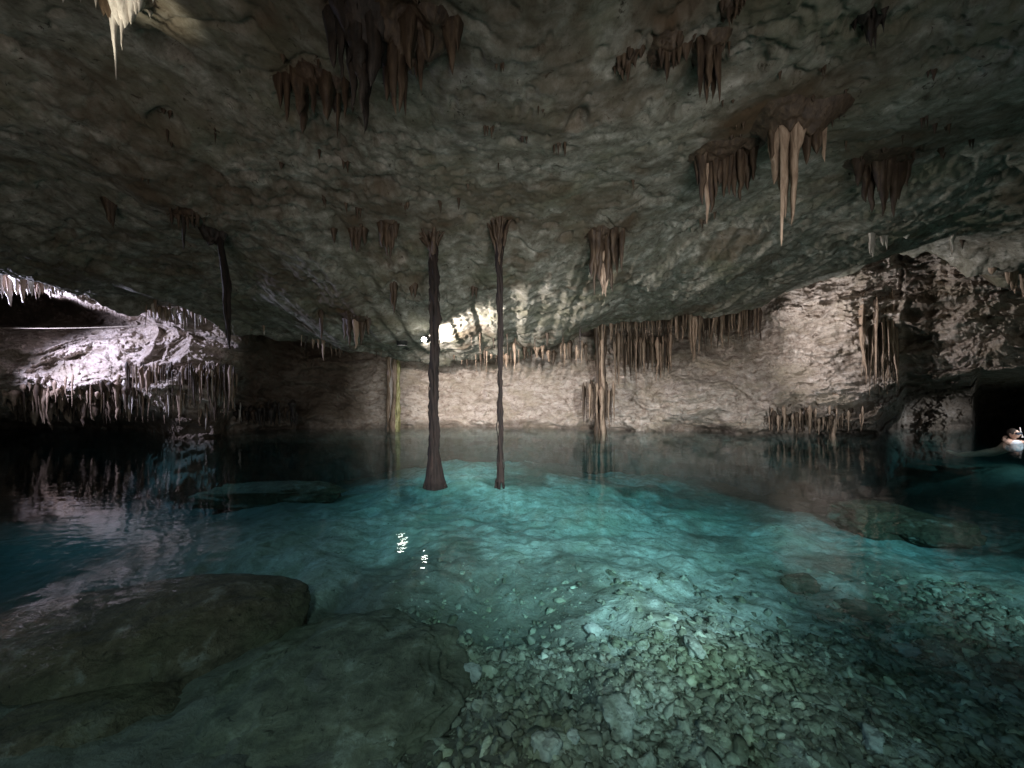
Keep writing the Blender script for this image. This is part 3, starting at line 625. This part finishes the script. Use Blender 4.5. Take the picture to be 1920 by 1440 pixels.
# ------------------------------------------------------------------ hanging tree roots
def hanging_root(label, path, widths, D, crown, flare, top_strands=9, spread=40):
    o0 = P(path[-1][0], path[-1][1], D); root = empty("hanging_root", o0); tag(root, label, "tree root", "tree roots hanging from the ceiling to the water")
    ys = np.array([p[1] for p in path], float); xs = np.array([p[0] for p in path], float)
    n = 90; yy = np.linspace(ys[0]-25, ys[-1], n); xx = np.interp(yy, ys, xs)
    mb = MB()
    ns = 5
    for s in range(ns):
        ph = s*2*np.pi/ns; sd_ = nxt(); w = np.interp(yy, ys, widths)
        ang = ph + (yy-ys[0])/F*D*1.6
        off = w*.27
        x = xx+off*np.cos(ang)+2.4*vnoise(yy*.03, sd_, 0, 71)+.9*vnoise(yy*.11, sd_, 0, 72); dd = D+off/F*D*np.sin(ang)
        pts = np.stack([(x-960)/F*dd, dd, CAMH-(yy-720)/F*D], -1)
        V, f = tube(pts, w/F*D*.30*(1+.3*vnoise(yy*.06, sd_, 2, 73)+.18*vnoise(yy*.21, sd_, 2, 74)), 9, sd_, .35); mb.add(V, f)
    for s in range(5):                                   # fine rootlets clinging to the stem
        sd_ = nxt(); a = random.uniform(ys[0], ys[-1]-120); b = min(a+random.uniform(60, 200), ys[-1]); y2 = np.linspace(a, b, 24)
        w = np.interp(y2, ys, widths); ph = random.uniform(0, 6.28)
        x = np.interp(y2, ys, xs)+(w*.55+1)*np.cos(ph+(y2-a)*.01)+2.0*vnoise(y2*.07, sd_, 0, 75); dd = D-(w*.4)/F*D*abs(math.sin(ph))
        pts = np.stack([(x-960)/F*dd, dd, CAMH-(y2-720)/F*D], -1)
        V, f = tube(pts, np.linspace(.010, .005, 24), 6, sd_, .2); mb.add(V, f)
    mb.build("root_stem", M['root'], root, o0)
    mb = MB()
    Xr = (xx[0]-960)/F*D; zt = float(zc(Xr, D)); sp = spread/F*D
    for s in range(top_strands):
        sd_ = nxt(); a = random.uniform(0, 6.28); rr = sp*random.uniform(.25, 1.0); n2 = 20; t = np.linspace(0, 1, n2)
        xa = Xr+rr*math.cos(a); ya = D+rr*.8*math.sin(a)-.08; za = float(zc(xa, ya))+.05; ze = zt-random.uniform(.25, .6)*crown/55
        ye = 720-(ze-CAMH)/D*F; xe = (np.interp(ye, ys, xs)-960)/F*D
        k_ = t**.55
        pts = np.stack([xa+(xe-xa)*k_+.02*vnoise(t*5, sd_, 0, 81), ya+(D-ya)*k_, za+(ze-za)*t**1.2], -1)
        V, f = tube(pts, (.026-.012*t)*random.uniform(.6, 1.3)*(1+.3*vnoise(t*8, sd_, 0, 83)), 7, sd_, .3); mb.add(V, f)
    mb.build("root_crown", M[ 'st_brown'], root, o0)
    mb = MB(); k = 16 if flare > 0 else 5
    for s in range(k):
        sd_ = nxt(); a = (s+.5)/k*2*np.pi; n2 = 16; t = np.linspace(0, 1, n2)
        yb = ys[-1]+12; y0 = ys[-1]-abs(flare)*3.0
        fr_ = (abs(flare)*t**2.2*.45)*(1+.1*random.uniform(-1, 1))
        px = np.interp(y0+(yb-y0)*t, ys, xs)+np.cos(a)*(fr_+4)*.9; dd = D+np.sin(a)*(fr_+4)/F*D*.9
        py = y0+(yb-y0)*t
        pts = np.stack([(px-960)/F*dd, dd, CAMH-(py-720)/F*D], -1)
        V, f = tube(pts, (.022+.02*t*(flare > 0))*(1+.2*vnoise(t*7, sd_, 0, 85)), 7, sd_, .3); mb.add(V, f)
    mb.build("root_foot", M['root'], root, o0)
    STAINS.append((o0[0], D, .5))
    return root
Dr = 5.75
hanging_root("thick dark root with a flared foot standing in the pool", [(811, 428), (813, 480), (815, 600), (814, 740), (814, 800), (814, 903)], [12, 15, 15, 14, 15, 22], Dr, 55, 34, 26, 42)
hanging_root("thin dark root hanging to the pool right of the thick one", [(938, 420), (936, 480), (938, 600), (938, 740), (938, 840), (938, 903)], [15, 12, 8, 8, 9, 12], Dr, 80, -12, 24, 34)
def dark_root():
    D = ceil_hit(405, 430); o0 = P(405, 430, D); root = empty("hanging_root", o0); tag(root, "short crooked dark root dangling at the left in front of the lit wall", "tree root", "tree roots hanging from the ceiling to the water")
    mb = MB()
    for s in range(3):
        n = 40; t = np.linspace(0, 1, n); py = 415+t*(655-415); px = np.interp(t, [0, .1, .35, .55, .8, 1], [398, 412, 419, 425, 428, 430])+3*np.cos(s*2.1+t*5)+3*vnoise(t*6, s, 0, 91)
        w = np.interp(t, [0, .2, .45, .6, .9, 1], [8, 9, 9, 7, 5, 2])
        dd = D+.03*s
        pts = np.stack([(px-960)/F*dd, np.full(n, dd), CAMH-(py-720)/F*dd], -1); V, f = tube(pts, w/F*D*.5, 8, nxt(), .3); mb.add(V, f)
    mb.build("root_stem", M['root'], root, o0)
    mound((o0[0]-.05, o0[1]), .25, .2, .22, nxt(), M['st_dark'], root, o0, "root_knot")
    STAINS.append((o0[0]+.3, D, .5))
dark_root()

# brown wash on the ceiling round the dripstone (a real mineral stain)
st = np.zeros_like(Xg)
for (x, y, a) in STAINS:
    rr = (.22+.05*y)*(1 if a > .42 else .5)
    d2 = ((Xg-x)/rr)**2+((Yg-y+.25)/(rr*1.5))**2
    st = np.maximum(st, min(1, a*1.2)*np.exp(-d2*.8))
nst = fbm(Xg*2.6, Yg*2.6, 3.3, 4, 501)
st = np.clip(st*(1+.8*nst), 0, 1)
st = np.maximum(st, .55*sstep(.35, .8, fbm(Xg*1.0, Yg*1.2, 8.8, 5, 511, .6)))
color_attr(ceiling, 'stain_shade', st)

# ------------------------------------------------------------------ stones under the water
def blob(c, sx, sy, sz, seed, nu=48, nv=28, amp=.18, ang=0, plates=.0, freq=1.3, sq=.75):
    u = np.linspace(0, 2*np.pi, nu, endpoint=False); v = np.linspace(0, np.pi, nv)
    Vv, Uu = np.meshgrid(v, u, indexing='ij')
    nx = np.sin(Vv)*np.cos(Uu); ny = np.sin(Vv)*np.sin(Uu); nz = np.cos(Vv)
    p = lambda q: np.sign(q)*np.abs(q)**sq
    k = 1+amp*fbm(nx*freq+seed, ny*freq, nz*freq, 5, 601, .55)+plates*(ridged(nx*2+seed, ny*2, nz*3, 3, 611)-.5)
    X = sx*p(nx)*k; Y = sy*p(ny)*k; Z = sz*p(nz)*k
    ca, sa = math.cos(ang), math.sin(ang)
    V = np.stack([c[0]+X*ca-Y*sa, c[1]+X*sa+Y*ca, c[2]+Z], -1).reshape(-1, 3)
    a = np.arange(nv*nu).reshape(nv, nu); b = np.roll(a, -1, 1)
    return V, np.stack([a[:-1], a[1:], b[1:], b[:-1]], -1).reshape(-1, 4)
def boulder(label, px, py, z, sx, sy, sz, seed, mat='boulder', ang=0, amp=.18, plates=.06, nu=140, nv=80, name="boulder", cat="boulder", sq=.75):
    c = under(px, py, z); V, f = blob(c, sx, sy, sz, seed, nu, nv, amp, ang, plates, sq=sq)
    mb = MB(); mb.add(V, f); o = mb.build(name, M[mat], None, c); o.location = c; tag(o, label, cat); return o
boulder("huge smooth brown boulder under the water at the lower left", 192, 1232, -.90, 1.62, .80, .46, 3.2, ang=.42, nu=260, nv=140, amp=.06, plates=.015, sq=.9)
boulder("flat olive slab under the water between the brown boulder and the rubble", 650, 1290, -.90, .85, .85, .15, 8.1, mat='slab', ang=.2, nu=200, nv=100)
boulder("second brown ledge in the bottom left corner under the water", 30, 1440, -1.02, 1.0, .5, .30, 5.5, ang=.5, nu=200, nv=100, amp=.10, plates=.02, sq=.95)
boulder("dark brown submerged boulder below the right rock", 1640, 975, -1.12, .75, .5, .28, 12.4, ang=.1)
boulder("low olive submerged boulder beside the dark brown one", 1752, 995, -1.12, .55, .4, .24, 14.4, ang=-.2, mat='boulder')
boulder("brown rocks in the middle of the pool floor beyond the rubble", 1500, 1095, -1.14, .20, .14, .10, 22.1, nu=80, nv=50, mat='slab')
boulder("wedge shaped stone in the rubble at the right", 1620, 1145, -1.12, .20, .12, .08, 24.1, nu=80, nv=50, mat='slab', ang=-.3)
boulder("dark underwater ledge in the shadow at the left", 500, 930, -1.30, 1.6, .5, .3, 31.1, nu=120, nv=60, ang=.05)
rocks = [("squarish pale grey stone at the left border of the rubble", 880, 1262, .105, .08, .05, 'stone_pale'),
         ("largest pale green stone at the bottom of the rubble", 1022, 1395, .075, .075, .05, 'stone_pale'),
         ("pale stone at the upper end of the rubble, right of the middle", 1300, 1212, .10, .06, .05, 'stone_pale'),
         ("pale stone near the upper rim of the rubble", 1113, 1180, .075, .05, .045, 'stone_pale'),
         ("pale leaf shaped stone in the right half of the rubble", 1700, 1218, .10, .05, .05, 'stone_pale'),
         ("small pale pointed stone low in the right half of the rubble", 1636, 1385, .07, .05, .05, 'stone_pale'),
         ("flat wide grey stone in the lower rubble", 1160, 1340, .15, .10, .04, 'rubble'),
         ("small white stone low in the rubble", 1076, 1382, .035, .03, .03, 'stone_pale')]
for i, (lab, px, py, sx, sy, sz, mt) in enumerate(rocks):
    p = under(px, py, -.9)
    for _ in range(4): p = under(px, py, float(floor_z(p[0], p[1]))+.05)
    V, f = blob(p, sx, sy, sz, 40.3+i*3.1, 30, 18, .35, i*.8, .1); mb = MB(); mb.add(V, f); o = mb.build("rock", M[mt], None, p); o.location = p
    tag(o, lab, "rock", "loose rocks lying on the rubble")
# the rubble itself: thousands of stones nobody could count
def dens(X, Y):
    px = 960+F*X/Y; py = 720+F*(CAMH+.95)/Y
    e = sstep(770, 930, px+60*vnoise(X*2, Y*2, 0, 701))*sstep(1110, 1260, py+60*vnoise(X, Y, 0, 703)+.05*(px-1200))
    patch = .35+.65*sstep(-.35, .25, fbm(X*1.3, Y*1.3, 2, 3, 707))
    return np.maximum(e*patch, .05*sstep(1000, 1150, py)*sstep(560, 700, px))
def stones(n, xr, yr_, smin, smax, mat, label, name):
    X = rng.uniform(*xr, n*14); Y = yr_[0]+(yr_[1]-yr_[0])*rng.rand(n*14)
    ok = (rng.rand(n*14) < dens(X, Y)) & (np.abs(X) < 1.5*Y+.3); X = X[ok][:n]; Y = Y[ok][:n]; n = len(X)
    S = smin+(smax-smin)*rng.rand(n)**6.0
    Z = floor_z(X, Y)+S*rng.uniform(-.35, .25, n)
    u = np.linspace(0, 2*np.pi, 8, endpoint=False); v = np.linspace(0, np.pi, 6); Vv, Uu = np.meshgrid(v, u, indexing='ij')
    nx, ny, nz = [q.ravel()[None, :] for q in (np.sin(Vv)*np.cos(Uu), np.sin(Vv)*np.sin(Uu), np.cos(Vv))]
    sd = rng.rand(n)[:, None]*90; sq = rng.uniform(.6, 1, n)[:, None]
    p = lambda q: np.sign(q)*np.abs(q)**sq
    k = 1+.5*fbm(nx*1.6+sd, ny*1.6, nz*1.6+sd*.3, 2, 601)
    V = np.stack([p(nx)*k*(S*rng.uniform(.7, 1.6, n))[:, None], p(ny)*k*(S*rng.uniform(.6, 1.1, n))[:, None], p(nz)*k*(S*rng.uniform(.3, .75, n))[:, None]], -1)
    def rot(V, a, i, j):
        c = np.cos(a)[:, None]; s_ = np.sin(a)[:, None]; A_ = V[..., i]*c-V[..., j]*s_; B_ = V[..., i]*s_+V[..., j]*c
        V = V.copy(); V[..., i] = A_; V[..., j] = B_; return V
    V = rot(V, rng.normal(0, .4, n), 1, 2); V = rot(V, rng.normal(0, .4, n), 0, 2); V = rot(V, rng.rand(n)*6.28, 0, 1)
    V = V+np.stack([X, Y, Z], -1)[:, None, :]
    a = np.arange(48).reshape(6, 8); b = np.roll(a, -1, 1); f = np.stack([a[:-1], a[1:], b[1:], b[:-1]], -1).reshape(-1, 4)
    o = mesh_obj(name, V.reshape(-1, 3), (f[None]+(np.arange(n)*48)[:, None, None]).reshape(-1, 4), M[mat], None, smooth=False)
    tag(o, label, "rubble", kind="stuff"); color_attr(o, 'tint', np.repeat(rng.rand(n), 48))
stones(26000, (-1.5, 6.0), (1.5, 5.6), .007, .056, 'rubble_mix', "broken stone rubble covering the near pool floor at the lower right", "rubble")

# ------------------------------------------------------------------ rope, lamps
rp = MB(); n = 60; t = np.linspace(0, 1, n)
px = -60+t*(345+60); py = 614+5*np.sin(np.pi*t)*1.0-8*t
dd = 8.9+t*.9
V, f = tube(np.stack([(px-960)/F*dd, dd, CAMH-(py-720)/F*dd], -1), np.full(n, .010), 6, 1, .05); rp.add(V, f)
o0 = P(345, 606, 9.8); o = rp.build("rope", M['rope'], None, o0); o.location = o0; tag(o, "thin rope strung level across the lit left wall", "rope")
def lamp_can(label, loc, r, h, group=None):
    root = empty("cave_lamp", loc); tag(root, label, "lamp", group)
    n = 24; th = np.linspace(0, 2*np.pi, n, endpoint=False)
    rr = [r*.5, r*.98, r*1.06, r, r*.9, r*.9]; zz = [h, h*.96, h*.4, -.045, -.045, 0.0]
    V = np.concatenate([np.stack([a*np.cos(th), a*np.sin(th), np.full(n, z)], -1) for a, z in zip(rr, zz)])
    a = np.arange(len(rr)*n).reshape(-1, n); b = np.roll(a, -1, 1)
    mesh_obj("housing", V, np.stack([a[:-1], a[1:], b[1:], b[:-1]], -1).reshape(-1, 4), M['metal'], root)
    V = np.concatenate([np.stack([q*np.cos(th), q*np.sin(th), np.full(n, -.001+.006*(1-q/r))], -1) for q in (r*.89, r*.5, r*.02)])
    a = np.arange(3*n).reshape(-1, n); b = np.roll(a, -1, 1)
    mesh_obj("lens", V, np.stack([a[:-1], b[:-1], b[1:], a[1:]], -1).reshape(-1, 4), M['lens'], root)
GL = "small lamps fixed under the ceiling"
for px, py, D, lab in ((758, 1003, 10.3, "small downward lamp under the ceiling behind the pale column"), (754, 1047, 9.3, "second small downward lamp, nearer than the one behind the pale column")):
    H = (py-720)/F*D-CAMH; X = (px-960)/F*D; zz = float(zc(X, D)); lamp_can(lab, (X, D, min(H, zz-.02)), .13, .25, GL)
lp = LAMPS[0][2]; 
root = empty("cave_lamp", lp); tag(root, "bright lamp under the ceiling peeping out behind the thick root", "lamp", GL)
V, f = blob((-.05, -.02, .04), .09, .09, .09, 1.0, 24, 14, .0, 0, 0, 1, 1.0); mb = MB(); mb.add(V, f); mb.build("housing", M['metal'], root)
V, f = blob((-.10, -.09, .02), .06, .06, .05, 1.0, 24, 14, .0, 0, 0, 1, 1.0); mb = MB(); mb.add(V, f); mb.build("lens", M['lens'], root)

# ------------------------------------------------------------------ the swimmer
def swimmer():
    D = 9.7; c = np.array([(1900-960)/F*D, D, -.07])
    joints = [  # name, pos relative, radius, parent index
        ((0, .42, -.30), .14, -1), ((0, .2, -.17), .14, 0), ((0, 0, .0), .17, 1), ((0, 0, .10), .07, 2), ((0, -.02, .16), .058, 3),
        ((-.18, 0, .06), .07, 2), ((-.30, -.12, .02), .048, 5), ((-.40, -.15, .10), .036, 6),
        ((.18, 0, .05), .07, 2), ((.38, -.05, .0), .046, 8), ((.58, -.14, -.03), .034, 9),
        ((-.11, .62, -.36), .09, 0), ((-.14, .98, -.50), .06, 11), ((-.14, 1.38, -.42), .042, 12), ((.11, .62, -.36), .09, 0), ((.15, .98, -.42), .06, 14), ((.15, 1.36, -.52), .042, 15)]
    me = bpy.data.meshes.new("person"); me.from_pydata([j[0] for j in joints], [(j[2], i) for i, j in enumerate(joints) if j[2] >= 0], [])
    o = bpy.data.objects.new("person", me); link(o); o.location = c
    m = o.modifiers.new("skin", 'SKIN'); 
    for i, j in enumerate(joints): me.skin_vertices[0].data[i].radius = (j[1], j[1]*.75 if j[1] > .12 else j[1])
    me.skin_vertices[0].data[0].use_root = True
    s = o.modifiers.new("sub", 'SUBSURF'); s.levels = 2; s.render_levels = 2
    me.materials.append(M['skin'])
    tag(o, "swimmer with mask and snorkel at the surface, one arm raised, at the right edge", "person")
    bpy.context.view_layer.update()
    def part(name, V, f, mat):
        mb = MB(); mb.add(V, f); return mb.build(name, M[mat], o)
    # head with brow, nose and chin
    V, f = blob((0, -.02, .27), .078, .098, .118, 2.0, 36, 26, .02, 0, 0, 1, .95); 
    V = V.copy(); fr = V[:, 1] < -.09
    nose = np.exp(-((V[:, 0])/.018)**2-((V[:, 2]-.262)/.03)**2); V[:, 1] -= np.where(V[:, 1] < -.04, .028*nose, 0)
    V[:, 0] *= 1-.25*np.clip((.24-V[:, 2])/.1, 0, 1)
    part("head", V, f, 'skin')
    for sx in (-1, 1):
        V, f = blob((sx*.08, 0, .265), .012, .022, .034, 3, 14, 10, .05, 0, 0, 1, 1); part("ear", V, f, 'skin')
    V, f = blob((0, .005, .30), .088, .104, .105, 4.0, 32, 20, .06, 0, 0, 1.5, .95); V = V[:]; V[:, 2] = np.where((V[:, 1] < -.06), np.maximum(V[:, 2], .335), V[:, 2]); V[:, 2] = np.maximum(V[:, 2], .2); part("hair", V, f, 'hair')
    V, f = blob((0, -.105, .29), .072, .03, .036, 5.0, 28, 16, 0, 0, 0, 1, .6); mk = part("diving_mask", V, f, 'mask')
    V, f = blob((0, 0, -.04), .185, .13, .16, 6.0, 36, 24, .05, 0, 0, 1, .85); part("swim_shirt", V, f, 'vest')
    V, f = tube([(.03, -.13, .20), (.06, -.14, .20), (.09, -.10, .24), (.10, -.06, .36), (.10, -.05, .45)], [.011]*5, 8, 1, 0); part("snorkel", V, f, 'st_pale')
    # the raised hand: palm, four fingers and a thumb
    base = np.array([-.40, -.15, .10]); mb = MB()
    V, f = blob(base+(-.03, 0, .035), .038, .018, .045, 7, 16, 12, .05, 0, 0, 1, .9); mb.add(V, f)
    for k, (dx, L) in enumerate(((-.028, .06), (-.010, .075), (.008, .07), (.026, .055))):
        p0 = base+(-.03+dx, 0, .07); V, f = tube([p0, p0+(dx*.3, -.005, L*.5), p0+(dx*.5, -.02, L*.9), p0+(dx*.5, -.028, L)], [.009, .0085, .007, .003], 7, k, 0); mb.add(V, f)
    p0 = base+(.005, -.005, .03); V, f = tube([p0, p0+(.03, -.008, .02), p0+(.045, -.015, .045), p0+(.048, -.018, .055)], [.012, .010, .008, .003], 7, 9, 0); mb.add(V, f)
    mb.build("hand", M['skin'], o)
swimmer()
